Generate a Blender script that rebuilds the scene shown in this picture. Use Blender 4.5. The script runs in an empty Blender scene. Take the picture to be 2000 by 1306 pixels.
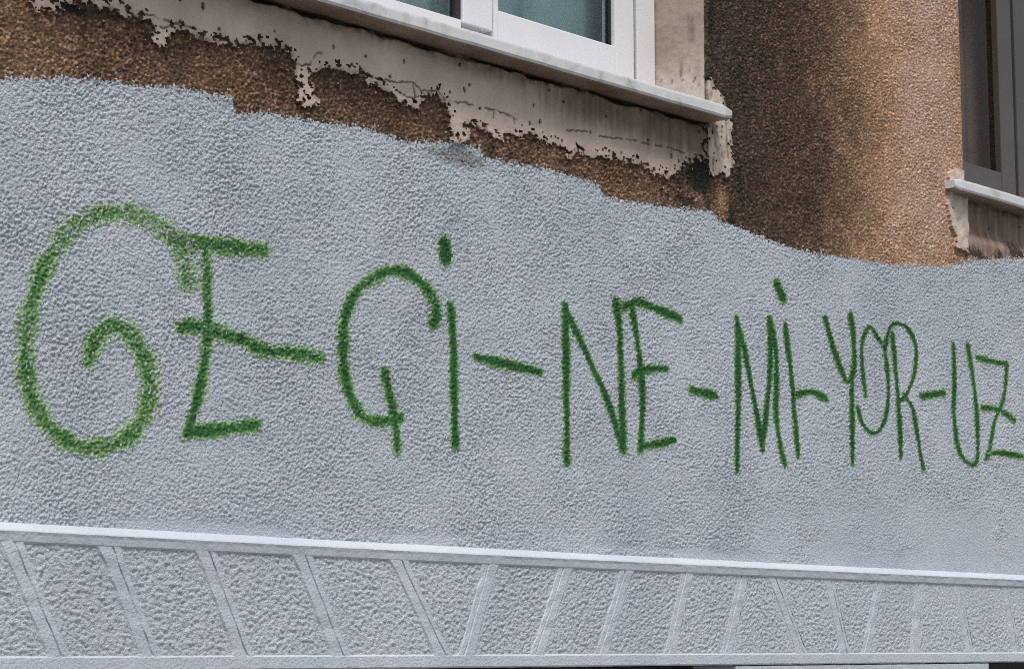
import bpy, bmesh, math, random
import numpy as np
from mathutils import Matrix, Vector

random.seed(4)
SC = bpy.context.scene
COL = SC.collection

# ------------------------------------------------------------------ camera
F = 4270.0                      # focal length in pixels of the 2000 px wide photograph
PITCH = math.atan(608.0 / F)
YAW = math.radians(47.15)
CAM = np.array([-4.5, -4.0, 1.62])
fw = np.array([math.sin(YAW) * math.cos(PITCH), math.cos(YAW) * math.cos(PITCH), math.sin(PITCH)])
rt = np.array([math.cos(YAW), -math.sin(YAW), 0.0])
up = np.cross(rt, fw)
cd = bpy.data.cameras.new('camera')
cam = bpy.data.objects.new('camera', cd)
COL.objects.link(cam)
cd.sensor_width = 36.0
cd.lens = 36.0 * F / 2000.0
cd.clip_start = 0.05
cd.clip_end = 3000.0
cam.matrix_world = Matrix(((rt[0], up[0], -fw[0], CAM[0]),
                           (rt[1], up[1], -fw[1], CAM[1]),
                           (rt[2], up[2], -fw[2], CAM[2]),
                           (0, 0, 0, 1)))
SC.camera = cam

# ------------------------------------------------------------------ light
SUN_EL, SUN_AZ = math.radians(63), math.radians(212)      # azimuth clockwise from +Y
wd = bpy.data.worlds.new('World')
SC.world = wd
wd.use_nodes = True
wn, wl = wd.node_tree.nodes, wd.node_tree.links
wn.clear()
sky = wn.new('ShaderNodeTexSky')
sky.sky_type = 'NISHITA'
sky.sun_disc = False
sky.sun_elevation = SUN_EL
sky.sun_rotation = SUN_AZ
sky.air_density = 1.0
sky.dust_density = 3.0
hs = wn.new('ShaderNodeHueSaturation')
hs.inputs['Saturation'].default_value = 0.45              # thin overcast
bg = wn.new('ShaderNodeBackground')
bg.inputs['Strength'].default_value = 0.080
wo = wn.new('ShaderNodeOutputWorld')
wl.new(sky.outputs[0], hs.inputs['Color'])
wl.new(hs.outputs[0], bg.inputs['Color'])
wl.new(bg.outputs[0], wo.inputs['Surface'])
sd = bpy.data.lights.new('sun', 'SUN')
sd.energy = 1.5
sd.angle = math.radians(11)
sd.color = (1.0, 0.96, 0.91)
sun = bpy.data.objects.new('sun', sd)
COL.objects.link(sun)
sdir = Vector((math.sin(SUN_AZ) * math.cos(SUN_EL), math.cos(SUN_AZ) * math.cos(SUN_EL), math.sin(SUN_EL)))
sun.rotation_euler = (-sdir).to_track_quat('-Z', 'Y').to_euler()
sun.location = sdir * 20
SC.view_settings.view_transform = 'Standard'
SC.view_settings.look = 'None'
SC.view_settings.exposure = 0.93
SC.cycles.filter_width = 1.1
SC.cycles.use_denoising = False                           # keep the fine grain of the render crisp
SC.view_settings.gamma = 1.0
SC.view_settings.use_curve_mapping = False


# ------------------------------------------------------------------ measuring
def at(u, v, y=0.0):
    """photo pixel -> point of the vertical plane at depth y"""
    u = np.asarray(u, float); v = np.asarray(v, float)
    d = fw * F + rt * (u[..., None] - 1000.0) + up * (653.0 - v[..., None])
    t = (y - CAM[1]) / d[..., 1]
    return CAM + d * t[..., None]


def ptx(u, v, y=0.0):
    p = at(u, v, y)
    return float(p[0]), float(p[2])


def pl(pts, y=0.0):
    a = np.array(pts, float)
    p = at(a[:, 0], a[:, 1], y)
    return p[:, [0, 2]]


# ------------------------------------------------------------------ noise
def _hash(ix, iy, seed):
    h = (ix.astype(np.int64) * 374761393 + iy.astype(np.int64) * 668265263 + seed * 1442695041) & 0xffffffff
    h = ((h ^ (h >> 13)) * 1274126177) & 0xffffffff
    h = ((h ^ (h >> 16)) * 2246822519) & 0xffffffff
    return ((h ^ (h >> 15)) & 0xffffff) / float(0xffffff)


def perlin(x, y, seed=0):
    ix, iy = np.floor(x), np.floor(y)
    fx, fy = x - ix, y - iy
    sx = fx * fx * fx * (fx * (fx * 6 - 15) + 10)
    sy = fy * fy * fy * (fy * (fy * 6 - 15) + 10)

    def g(dx, dy):
        a = _hash(ix + dx, iy + dy, seed) * 2 * np.pi
        return np.cos(a) * (fx - dx) + np.sin(a) * (fy - dy)
    n0 = g(0, 0) * (1 - sx) + g(1, 0) * sx
    n1 = g(0, 1) * (1 - sx) + g(1, 1) * sx
    return (n0 * (1 - sy) + n1 * sy) * 1.5


def fbm(x, y, seed=0, oct=3):
    s, a, t = 0, 1.0, 0
    for k in range(oct):
        s = s + a * perlin(x * 2 ** k, y * 2 ** k, seed + 17 * k)
        t += a
        a *= 0.55
    return s / t


def pebbles(x, y, seed=0):
    """jittered grains: distance to the nearest grain centre and that grain's own random number"""
    ix, iy = np.floor(x), np.floor(y)
    best = np.full(x.shape, 9.0); rid = np.zeros(x.shape)
    for dx in (-1, 0, 1):
        for dy in (-1, 0, 1):
            cx, cy = ix + dx, iy + dy
            px = cx + _hash(cx, cy, seed); py = cy + _hash(cx, cy, seed + 5)
            d = np.hypot(x - px, y - py)
            m = d < best
            best = np.where(m, d, best)
            rid = np.where(m, _hash(cx, cy, seed + 9), rid)
    return best, rid


def sstep(a, b, x):
    t = np.clip((x - a) / (b - a), 0, 1)
    return t * t * (3 - 2 * t)


def segdist(px, py, a, b):
    ax, ay = a; bx, by = b
    dx, dy = bx - ax, by - ay
    t = np.clip(((px - ax) * dx + (py - ay) * dy) / (dx * dx + dy * dy + 1e-12), 0, 1)
    return np.hypot(px - ax - t * dx, py - ay - t * dy), t


def inside(px, py, poly):
    c = np.zeros(px.shape, bool)
    n = len(poly)
    for i in range(n):
        x0, y0 = poly[i]; x1, y1 = poly[(i + 1) % n]
        if y0 == y1:
            continue
        k = (y0 > py) != (y1 > py)
        xx = x0 + (py - y0) * (x1 - x0) / (y1 - y0)
        c ^= k & (px < xx)
    return c


# ------------------------------------------------------------------ materials
def mat(name):
    m = bpy.data.materials.new(name)
    m.use_nodes = True
    n, l = m.node_tree.nodes, m.node_tree.links
    return m, n, l, n['Principled BSDF']


def ramp(n, stops):
    r = n.new('ShaderNodeValToRGB')
    e = r.color_ramp.elements
    while len(e) < len(stops):
        e.new(0.5)
    for q, (p, c) in zip(e, stops):
        q.position = p
        q.color = (c[0], c[1], c[2], 1)
    return r


def tex_noise(n, l, scale, detail=3, rough=0.55, co=None):
    t = n.new('ShaderNodeTexNoise')
    t.inputs['Scale'].default_value = scale
    t.inputs['Detail'].default_value = detail
    t.inputs['Roughness'].default_value = rough
    if co is None:
        tc = n.new('ShaderNodeTexCoord')
        co = tc.outputs['Object']
    l.new(co, t.inputs['Vector'])
    return t


def attr(n, name):
    a = n.new('ShaderNodeAttribute')
    a.attribute_name = name
    return a


def mixc(n, l, fac, a, b, mode='MIX'):
    m = n.new('ShaderNodeMix')
    m.data_type = 'RGBA'
    m.blend_type = mode
    for s, v in ((0, fac), (6, a), (7, b)):
        if isinstance(v, (int, float)):
            m.inputs[s].default_value = v
        elif isinstance(v, tuple):
            m.inputs[s].default_value = (*v, 1)
        else:
            l.new(v, m.inputs[s])
    return m.outputs[2]


def bump(n, l, b, height, strength, dist):
    k = n.new('ShaderNodeBump')
    k.inputs['Strength'].default_value = strength
    k.inputs['Distance'].default_value = dist
    l.new(height, k.inputs['Height'])
    l.new(k.outputs[0], b.inputs['Normal'])


def m_simple(name, c0, c1, scale, rough=0.5, bs=0.0, bd=0.001, bscale=200, spec=0.5):
    m, n, l, b = mat(name)
    t = tex_noise(n, l, scale, 5)
    r = ramp(n, [(0.3, c0), (0.7, c1)])
    l.new(t.outputs['Fac'], r.inputs[0])
    l.new(r.outputs[0], b.inputs['Base Color'])
    b.inputs['Roughness'].default_value = rough
    b.inputs['Specular IOR Level'].default_value = spec
    if bs:
        t2 = tex_noise(n, l, bscale, 4)
        bump(n, l, b, t2.outputs['Fac'], bs, bd)
    return m


# bluish white masonry paint
WHITE_A, WHITE_B = (0.462, 0.505, 0.566), (0.555, 0.592, 0.652)


def m_white(name, bs, scale, wear=1.0):
    m, n, l, b = mat(name)
    t = tex_noise(n, l, 2.3, 6)
    r = ramp(n, [(0.32, tuple(q * wear for q in WHITE_A)), (0.68, tuple(q * wear for q in WHITE_B))])
    l.new(t.outputs['Fac'], r.inputs[0])
    th = tex_noise(n, l, 5.5, 4)
    rh = ramp(n, [(0.32, (0.955, 1.012, 1.0)), (0.5, (0.985, 1.0, 1.0)), (0.70, (1.015, 0.985, 1.0))])
    l.new(th.outputs['Fac'], rh.inputs[0])
    cw = mixc(n, l, 1.0, r.outputs[0], rh.outputs[0], 'MULTIPLY')
    a = attr(n, 'dirt')
    c = mixc(n, l, a.outputs['Fac'], cw, (0.10, 0.075, 0.06))
    l.new(c, b.inputs['Base Color'])
    b.inputs['Roughness'].default_value = 0.62
    b.inputs['Specular IOR Level'].default_value = 0.3
    t2 = tex_noise(n, l, scale, 4, 0.6)
    bump(n, l, b, t2.outputs['Fac'], bs, 0.008)
    return m


M_WHITE = m_white('white_roughcast_paint', 1.0, 215)
M_LEDGE = m_white('white_ledge_paint', 0.3, 120, 0.90)
M_WHITE_SMOOTH = m_white('white_smooth_paint', 0.5, 140, 0.88)

m, n, l, b = mat('brown_roughcast')
ta, ga, da, ma = attr(n, 'tone'), attr(n, 'grain'), attr(n, 'dirt'), attr(n, 'moss')
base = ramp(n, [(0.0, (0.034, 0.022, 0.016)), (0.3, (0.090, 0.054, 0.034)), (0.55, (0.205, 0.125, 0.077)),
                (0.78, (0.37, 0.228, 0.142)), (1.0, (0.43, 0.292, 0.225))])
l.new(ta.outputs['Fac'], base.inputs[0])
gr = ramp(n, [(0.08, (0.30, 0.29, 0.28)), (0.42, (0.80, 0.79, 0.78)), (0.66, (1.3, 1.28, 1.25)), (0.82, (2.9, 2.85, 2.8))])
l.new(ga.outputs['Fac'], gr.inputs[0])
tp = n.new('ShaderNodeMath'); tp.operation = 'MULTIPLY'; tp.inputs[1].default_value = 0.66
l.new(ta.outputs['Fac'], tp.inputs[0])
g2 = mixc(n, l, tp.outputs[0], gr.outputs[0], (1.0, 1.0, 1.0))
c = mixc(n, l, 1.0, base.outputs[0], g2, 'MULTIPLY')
c = mixc(n, l, da.outputs['Fac'], c, (0.018, 0.015, 0.014))
c = mixc(n, l, ma.outputs['Fac'], c, (0.008, 0.014, 0.010))
l.new(c, b.inputs['Base Color'])
b.inputs['Roughness'].default_value = 0.85
b.inputs['Specular IOR Level'].default_value = 0.25
t2 = tex_noise(n, l, 220, 4)
bump(n, l, b, t2.outputs['Fac'], 0.6, 0.004)
M_BROWN = m

m, n, l, b = mat('weathered_plaster')
t = tex_noise(n, l, 5.0, 6)
r = ramp(n, [(0.3, (0.41, 0.322, 0.262)), (0.7, (0.58, 0.485, 0.41))])
l.new(t.outputs['Fac'], r.inputs[0])
mp = n.new('ShaderNodeMapping'); tc = n.new('ShaderNodeTexCoord')
l.new(tc.outputs['Object'], mp.inputs[0])
mp.inputs['Scale'].default_value = (42, 1, 3.2)
ts = tex_noise(n, l, 1.0, 4, 0.6, mp.outputs[0])
rs = ramp(n, [(0.40, (0, 0, 0)), (0.70, (1, 1, 1))])
l.new(ts.outputs['Fac'], rs.inputs[0])
wa, da, ca = attr(n, 'wet'), attr(n, 'dirt'), attr(n, 'pale')
mm = n.new('ShaderNodeMath'); mm.operation = 'MULTIPLY'
l.new(rs.outputs[0], mm.inputs[0]); l.new(wa.outputs['Fac'], mm.inputs[1])
c = mixc(n, l, ca.outputs['Fac'], r.outputs[0], (0.56, 0.50, 0.46))
c2 = mixc(n, l, wa.outputs['Fac'], c, (0.185, 0.120, 0.088))
c3 = mixc(n, l, mm.outputs[0], c2, (0.10, 0.068, 0.052))
c4 = mixc(n, l, da.outputs['Fac'], c3, (0.030, 0.022, 0.018))
l.new(c4, b.inputs['Base Color'])
b.inputs['Roughness'].default_value = 0.8
b.inputs['Specular IOR Level'].default_value = 0.25
t2 = tex_noise(n, l, 90, 5, 0.65)
bump(n, l, b, t2.outputs['Fac'], 0.35, 0.003)
M_PLASTER = m

m, n, l, b = mat('green_spray_paint')
a = attr(n, 'dens')
r = ramp(n, [(0.0, (0.46, 0.53, 0.50)), (0.12, (0.33, 0.46, 0.27)), (0.34, (0.145, 0.275, 0.088)), (0.66, (0.046, 0.145, 0.036)), (1.0, (0.013, 0.075, 0.018))])
l.new(a.outputs['Fac'], r.inputs[0])
l.new(r.outputs[0], b.inputs['Base Color'])
b.inputs['Roughness'].default_value = 0.55
b.inputs['Specular IOR Level'].default_value = 0.3
t2 = tex_noise(n, l, 190, 4)
bump(n, l, b, t2.outputs['Fac'], 0.5, 0.004)
M_GREEN = m

M_PVC = m_simple('white_plastic_frame', (0.62, 0.62, 0.645), (0.70, 0.70, 0.72), 3, 0.35)
M_TAUPE = m_simple('grey_brown_frame', (0.060, 0.051, 0.046), (0.078, 0.067, 0.060), 4, 0.4)
M_BLACK = m_simple('black_gasket', (0.012, 0.012, 0.013), (0.02, 0.02, 0.021), 6, 0.6)
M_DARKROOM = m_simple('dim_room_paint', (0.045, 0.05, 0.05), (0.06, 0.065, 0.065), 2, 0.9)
M_CURTAIN = m_simple('teal_curtain_cloth', (0.25, 0.295, 0.32), (0.36, 0.40, 0.42), 7, 0.9)
M_DARKCURT = m_simple('dark_curtain_cloth', (0.28, 0.255, 0.243), (0.38, 0.352, 0.335), 5, 0.9)
M_ASPHALT = m_simple('asphalt', (0.04, 0.04, 0.042), (0.065, 0.065, 0.066), 3, 0.9, 0.4, 0.004, 150)
M_CONCRETE = m_simple('paving_concrete', (0.22, 0.215, 0.21), (0.30, 0.295, 0.285), 2, 0.85, 0.2, 0.002, 80)
M_SHOPMETAL = m_simple('dark_shop_frame', (0.02, 0.017, 0.015), (0.035, 0.03, 0.026), 5, 0.45)

m, n, l, b = mat('grey_marble')
t = tex_noise(n, l, 6.5, 6, 0.65)
t.inputs['Distortion'].default_value = 1.4
r = ramp(n, [(0.27, (0.20, 0.19, 0.18)), (0.38, (0.40, 0.41, 0.42)), (0.5, (0.55, 0.555, 0.56)), (0.75, (0.64, 0.64, 0.64))])
l.new(t.outputs['Fac'], r.inputs[0])
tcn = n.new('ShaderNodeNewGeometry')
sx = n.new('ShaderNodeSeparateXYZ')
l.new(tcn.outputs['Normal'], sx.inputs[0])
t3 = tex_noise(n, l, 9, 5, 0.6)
r3 = ramp(n, [(0.30, (0.16, 0.105, 0.075)), (0.7, (0.30, 0.215, 0.165))])     # darker brown tone for the downward faces
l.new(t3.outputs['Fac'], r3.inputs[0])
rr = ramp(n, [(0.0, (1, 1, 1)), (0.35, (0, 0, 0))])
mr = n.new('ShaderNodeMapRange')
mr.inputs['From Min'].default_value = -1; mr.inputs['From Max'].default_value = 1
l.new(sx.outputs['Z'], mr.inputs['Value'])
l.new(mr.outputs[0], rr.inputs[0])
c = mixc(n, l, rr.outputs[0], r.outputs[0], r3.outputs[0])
l.new(c, b.inputs['Base Color'])
b.inputs['Roughness'].default_value = 0.5
t2 = tex_noise(n, l, 70, 4)
bump(n, l, b, t2.outputs['Fac'], 0.15, 0.002)
M_MARBLE = m


def m_glass(name, tint, refl=(1, 1, 1)):
    m, n, l, b = mat(name)
    n.remove(b)
    o = n['Material Output']
    tr = n.new('ShaderNodeBsdfTransparent'); tr.inputs[0].default_value = (*tint, 1)
    gl = n.new('ShaderNodeBsdfGlossy'); gl.inputs['Roughness'].default_value = 0.03; gl.inputs[0].default_value = (*refl, 1)
    fr = n.new('ShaderNodeFresnel'); fr.inputs['IOR'].default_value = 1.5
    mx = n.new('ShaderNodeMixShader')
    ge = n.new('ShaderNodeNewGeometry')
    iv = n.new('ShaderNodeMath'); iv.operation = 'SUBTRACT'; iv.inputs[0].default_value = 1.0
    l.new(ge.outputs['Backfacing'], iv.inputs[1])
    mu = n.new('ShaderNodeMath'); mu.operation = 'MULTIPLY'
    l.new(fr.outputs[0], mu.inputs[0]); l.new(iv.outputs[0], mu.inputs[1])
    l.new(mu.outputs[0], mx.inputs[0]); l.new(tr.outputs[0], mx.inputs[1]); l.new(gl.outputs[0], mx.inputs[2])
    l.new(mx.outputs[0], o.inputs['Surface'])
    return m


M_GLASS = m_glass('clear_glass', (0.80, 0.88, 0.88))
M_GLASS_DARK = m_glass('smoky_glass', (0.74, 0.70, 0.67), (0.62, 0.54, 0.47))


# ------------------------------------------------------------------ object helpers
def link(name, me, parent=None, m=None):
    o = bpy.data.objects.new(name, me)
    COL.objects.link(o)
    if parent is not None:
        o.parent = parent
    if m is not None and me is not None and len(me.materials) == 0:
        me.materials.append(m)
    return o


def empty(name, loc, label, cat):
    o = bpy.data.objects.new(name, None)
    COL.objects.link(o)
    o.location = loc
    o.empty_display_size = 0.2
    o['label'] = label
    o['category'] = cat
    return o


def bm_box(bm, x0, x1, y0, y1, z0, z1, bev=0.0, seg=2):
    t = bmesh.new()
    bmesh.ops.create_cube(t, size=1.0)
    for v in t.verts:
        v.co.x = x0 + (v.co.x + .5) * (x1 - x0)
        v.co.y = y0 + (v.co.y + .5) * (y1 - y0)
        v.co.z = z0 + (v.co.z + .5) * (z1 - z0)
    if bev:
        bmesh.ops.bevel(t, geom=t.edges[:], offset=bev, segments=seg, profile=0.6, affect='EDGES')
    me = bpy.data.meshes.new('tmp')
    t.to_mesh(me); t.free()
    bm.from_mesh(me)
    bpy.data.meshes.remove(me)


def obj(name, bm, m, parent=None, smooth=False, label=None):
    me = bpy.data.meshes.new(name)
    bm.to_mesh(me); bm.free()
    if smooth:
        me.shade_smooth()
    o = link(name, me, parent, m)
    if label:
        o['label'] = label
    return o


def box(name, dims, m, parent=None, bev=0.0, label=None, seg=2):
    bm = bmesh.new()
    bm_box(bm, *dims, bev=bev, seg=seg)
    return obj(name, bm, m, parent, label=label)


def mesh_np(name, verts, quads, m, parent, attrs=None, label=None, smooth=True):
    """numpy vertices and quads -> one mesh object (unused vertices dropped)"""
    used = np.zeros(len(verts), bool); used[quads.ravel()] = True
    idx = np.cumsum(used) - 1
    v = verts[used]; q = idx[quads]
    me = bpy.data.meshes.new(name)
    me.vertices.add(len(v)); me.vertices.foreach_set('co', v.astype(np.float32).ravel())
    me.loops.add(q.size); me.loops.foreach_set('vertex_index', q.astype(np.int32).ravel())
    me.polygons.add(len(q))
    me.polygons.foreach_set('loop_start', np.arange(0, q.size, 4, dtype=np.int32))
    me.polygons.foreach_set('use_smooth', np.full(len(q), smooth))
    me.update(calc_edges=True)
    for k, a in (attrs or {}).items():
        at_ = me.attributes.new(k, 'FLOAT', 'POINT')
        at_.data.foreach_set('value', a[used].astype(np.float32))
    o = link(name, me, parent, m)
    if label:
        o['label'] = label
    return o


def grid_quads(nx, nz):
    i = np.arange(nx - 1)[None, :] + np.arange(nz - 1)[:, None] * nx
    return np.stack([i, i + 1, i + 1 + nx, i + nx], -1).reshape(-1, 4)     # faces -Y


# ------------------------------------------------------------------ setting
bm = bmesh.new(); bm_box(bm, -600, 600, -600, 0.9, -0.6, -0.13)
street = obj('street', bm, M_ASPHALT); street['kind'] = 'structure'
bm = bmesh.new(); bm_box(bm, -30, 30, -2.35, 0.6, -0.2, 0.0)
pavement = obj('pavement', bm, M_CONCRETE); pavement['kind'] = 'structure'
bm = bmesh.new()
bm_box(bm, -30, 30, -2.50, -2.352, -0.2, 0.012, 0.01)
kerb = obj('kerb', bm, M_CONCRETE); kerb['kind'] = 'structure'

B = empty('apartment_building', (0, 0, 0),
          'old building facade with brown roughcast above white painted wall and ornamental frieze', 'building')

# ------------------------------------------------------------------ key dimensions on the wall
SILL_OUT = 0.092
REC = 0.18                                     # window plane behind the wall face
XC, _ = ptx(1374, 100)                         # right corner of the near window opening
XR, _ = ptx(1879, 300)                         # left corner of the far window opening
SILL_X1, SILL_T = ptx(1436, 211, -SILL_OUT)
SILL_B = SILL_T - 0.040
X0L = XC - 3.0                                # left side of near opening (outside the picture)
X1R = XR + 1.45
OPEN_B = SILL_B + 0.012
OPEN_T = SILL_T + 1.45
FR_Y = -0.044                                  # front of the frieze ribs
def ledge_u(u): return 1018.0 + 0.0565 * u - 0.0000022 * u * u
us = np.linspace(-500, 2400, 60)
lp = at(us, ledge_u(us), 0.0)
LX, LZ = lp[:, 0], lp[:, 2]
def ledge_z(x): return np.interp(x, LX, LZ)

# ------------------------------------------------------------------ the main wall sheet
xa, xb = ptx(-150, 700)[0], ptx(2120, 700)[0]
xs = [xa]
while xs[-1] < xb:
    s = (xs[-1] - xa) / (xb - xa)
    xs.append(xs[-1] + 0.0023 + 0.0024 * s)
xs = np.array(xs)
for X in (XC, XR):
    xs[np.argmin(abs(xs - X))] = X
xs = np.concatenate([np.linspace(-9.5, xa - 0.15, 30), [xa - 0.06], xs, [xb + 0.06], np.linspace(xb + 0.15, 9.5, 30)])
xs[np.argmin(abs(xs - X0L))] = X0L
xs[np.argmin(abs(xs - X1R))] = X1R
za = float(LZ.min()) - 0.03
zb = max(ptx(0, -60)[1], SILL_T + 0.25, ptx(1900, -60)[1])
zs = np.arange(za, zb, 0.0024)
for Z in (OPEN_B,):
    zs[np.argmin(abs(zs - Z))] = Z
zs = np.concatenate([zs, [zb + 0.06], np.linspace(zb + 0.2, 6.4, 18)])
zs[np.argmin(abs(zs - OPEN_T))] = OPEN_T
nx, nz = len(xs), len(zs)
GX, GZ = np.meshgrid(xs, zs)
fine = ((GX > xa - 0.001) & (GX < xb + 0.001) & (GZ < zb + 0.001)).astype(float)

# --- where the paint stops and where the plaster is
WHITE_TOP = pl([(-900, 120), (-200, 150), (0, 155), (130, 154), (200, 160), (290, 170), (350, 172), (400, 184), (448, 194), (455, 222),
                (520, 223), (560, 232), (620, 240), (700, 251), (760, 270), (800, 280), (870, 279), (905, 287),
                (932, 291), (940, 311), (1000, 319), (1060, 330), (1110, 345), (1165, 360), (1175, 385), (1230, 396),
                (1290, 405), (1385, 413), (1400, 432), (1450, 450), (1500, 470), (1560, 492), (1620, 500),
                (1700, 512), (1760, 520), (1850, 521), (1890, 507), (1920, 509), (2000, 505), (2200, 520), (2600, 560)])
P_MAIN = pl([(-30, -400), (20, -80), (42, -4), (58, 18), (80, 26), (102, 22), (117, 6), (150, 9), (190, 18), (230, 30), (250, 40),
             (287, 45), (290, 80), (303, 95), (320, 96), (326, 66), (340, 62), (370, 75), (400, 85), (450, 92), (500, 90),
             (530, 95), (558, 108), (568, 125), (574, 205), (606, 216), (624, 200), (606, 172), (600, 150), (610, 142), (650, 139),
             (680, 150), (700, 146), (714, 174), (730, 170), (760, 190), (785, 212), (808, 216), (828, 192), (850, 186),
             (864, 215), (870, 260), (880, 300), (905, 300), (914, 242), (930, 255), (960, 270), (985, 281), (1000, 270),
             (1035, 267), (1060, 282), (1094, 290), (1100, 320), (1120, 300), (1150, 312), (1190, 311), (1215, 320),
             (1240, 322), (1260, 337), (1300, 352), (1330, 326), (1376, 312), (1376, -400)])
P_STRIP = pl([(1376, 224), (1400, 222), (1424, 238), (1423, 290), (1427, 322), (1414, 352), (1402, 338), (1390, 347), (1376, 340)])
P_TOP = pl([(1374, 156), (1382, 150), (1392, 172), (1404, 186), (1416, 214), (1374, 214)])
P_RIGHT = pl([(1845, 340), (1862, 330), (1872, 332), (1880, 340), (1960, 330), (2600, 500), (2600, 600), (1930, 530), (1893, 502),
              (1872, 490), (1858, 482), (1862, 462), (1850, 440), (1844, 400), (1848, 365)])


def zones(x, z):
    w1 = fbm(x / 0.021, z / 0.021, 31, 3)
    w2 = perlin(x / 0.0065, z / 0.0065, 37)
    w3 = fbm(x / 0.021, z / 0.021, 41, 3)
    top = np.interp(x, WHITE_TOP[:, 0], WHITE_TOP[:, 1])
    white = z < top + 0.010 * w1 + 0.011 * w2
    fl = (perlin(x / 0.009, z / 0.009, 71) > 0.42) & (z > top - 0.05) & (z < top)
    fl &= np.exp(-((x - ptx(880, 300)[0]) / 0.07) ** 2 - ((z - ptx(880, 305)[1]) / 0.03) ** 2) * 1.2 \
        + 0.30 * (z > top - 0.018) > _hash(np.floor(x / 0.006), np.floor(z / 0.006), 3)
    white &= ~fl
    white |= (z < top + 0.030) & (perlin(x / 0.010, z / 0.012, 73) > 0.50 + 10.0 * np.maximum(z - top, 0))
    w4 = fbm(x / 0.040, z / 0.040, 43, 2)
    px, pz = x + 0.016 * w1 + 0.005 * w2 + 0.012 * w4, z + 0.018 * w3 + 0.005 * perlin(x / 0.0065, z / 0.0065, 40) + 0.002 * perlin(x / 0.0065, z / 0.0065, 39)
    plas = np.zeros(x.shape, bool)
    m = (~white) & (z < SILL_T + 0.8)
    plas[m] = inside(px[m], pz[m], P_MAIN) & (x[m] < XC + 0.004)
    # crumbs where the plaster flaked off and where it still sticks
    m2 = m & (fbm(x / 0.014, z / 0.014, 51, 2) > 0.40) & (x < XC)
    near = inside(px, pz + 0.045, P_MAIN)
    plas[m2 & ~plas & near] = True
    m3 = m & (fbm(x / 0.020, z / 0.017, 53, 3) > 0.19) & (x < XC)
    nearb = ~(inside(px, pz - 0.026, P_MAIN) & inside(px - 0.03, pz, P_MAIN) & inside(px + 0.03, pz, P_MAIN))
    plas[m3 & nearb] = False
    for P in (P_STRIP, P_TOP, P_RIGHT):
        k = 0.8 if P is not P_RIGHT else 0.45
        hole_ = (fbm(x / 0.020, z / 0.020, 55, 3) > 0.40) if P is not P_RIGHT else np.zeros(x.shape, bool)
        plas |= (~white) & inside(x + k * (px - x), z + k * (pz - z), P) & ~hole_
    return white, plas


white_v, plas_v = zones(GX, GZ)

# --- relief
d1, r1 = pebbles(GX / 0.0076, GZ / 0.0072, 3)
d2, r2 = pebbles(GX / 0.0050, GZ / 0.0050, 8)
dome = np.clip(1 - d1 * 1.25, 0, 1) ** 0.8 * (0.45 + 0.55 * r1)
dome2 = np.clip(1 - d2 * 1.3, 0, 1) * (0.4 + 0.6 * r2)
worm = fbm(GX / 0.0090, GZ / 0.0078, 5, 2)
rough = 0.52 * dome + 0.44 * dome2 + 0.30 * worm
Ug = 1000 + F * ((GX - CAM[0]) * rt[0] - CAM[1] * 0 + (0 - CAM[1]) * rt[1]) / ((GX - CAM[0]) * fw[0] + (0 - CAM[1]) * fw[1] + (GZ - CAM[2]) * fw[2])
# trowelled smoother places low on the wall
soft = fbm(GX / 0.35, GZ / 0.16, 61, 3)
low = sstep(0.36, 0.03, GZ - ledge_z(GX))
far = sstep(ptx(1350, 900)[0], ptx(1700, 900)[0], GX)
smooth = np.clip(low * (0.10 + 0.85 * far) * sstep(-0.35, 0.35, soft + 0.25 * far), 0, 0.85)
smooth = np.maximum(smooth, 0.8 * sstep(0.05, 0.012, GZ - ledge_z(GX)) * sstep(-0.2, 0.2, soft))
amp = 0.0094 * (1 - smooth) * (0.85 + 0.5 * fbm(GX / 0.22, GZ / 0.22, 66, 2))
hgt = 0.0045 + amp * rough * fine + 0.0025 * fbm(GX / 0.15, GZ / 0.15, 68, 2) * fine
brown = ~white_v & ~plas_v
# plaster coat: thicker and nearly flat
ph = 0.0140 + 0.0030 * fbm(GX / 0.08, GZ / 0.06, 81, 3) + 0.0006 * perlin(GX / 0.012, GZ / 0.010, 83)
lump = np.where((GX > XR - 0.12) & (GX < XR + 0.02) & (GZ < SILL_T + 0.05), 0.004 + 0.006 * fbm(GX / 0.045, GZ / 0.06, 86, 2), 0)
ph = ph + lump
rec = (GX > XR + 0.004) & (GZ < SILL_B + 0.05) & plas_v
ph = np.where(rec, -0.020 + 0.0015 * fbm(GX / 0.06, GZ / 0.06, 87, 2) + 0.026 * sstep(0.10, 0.16, (SILL_B - GZ)), ph)
# cracks in the plaster
crk = np.full(GX.shape, 9.0)
CR = [[(574, 128), (590, 131), (600, 127), (612, 108), (622, 106)],
      [(700, 147), (730, 156), (765, 163), (800, 163), (815, 178), (850, 182), (862, 198)],
      [(800, 165), (806, 198)], [(770, 178), (790, 192), (812, 192)], [(870, 200), (905, 203), (930, 214)],
      [(940, 212), (965, 219), (990, 228), (1003, 236)], [(958, 220), (956, 234)], [(996, 230), (998, 244)],
      [(1100, 256), (1140, 258)], [(1165, 268), (1235, 276), (1262, 284), (1296, 289), (1330, 300)],
      [(280, 30), (320, 44), (370, 57)], [(305, 55), (318, 58), (330, 50)]]
for c in CR:
    q = pl(c)
    wx = GX + 0.004 * perlin(GX / 0.014, GZ / 0.014, 91); wz = GZ + 0.004 * perlin(GX / 0.014, GZ / 0.014, 93)
    x0, z0 = q.min(0) - 0.03; x1, z1 = q.max(0) + 0.03
    m = (GX > x0) & (GX < x1) & (GZ > z0) & (GZ < z1)
    for a_, b_ in zip(q[:-1], q[1:]):
        dd, _ = segdist(wx[m], wz[m], a_, b_)
        crk[m] = np.minimum(crk[m], dd)
ckv = sstep(-0.55, 0.05, fbm(GX / 0.03, GZ / 0.03, 99, 2))
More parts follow.
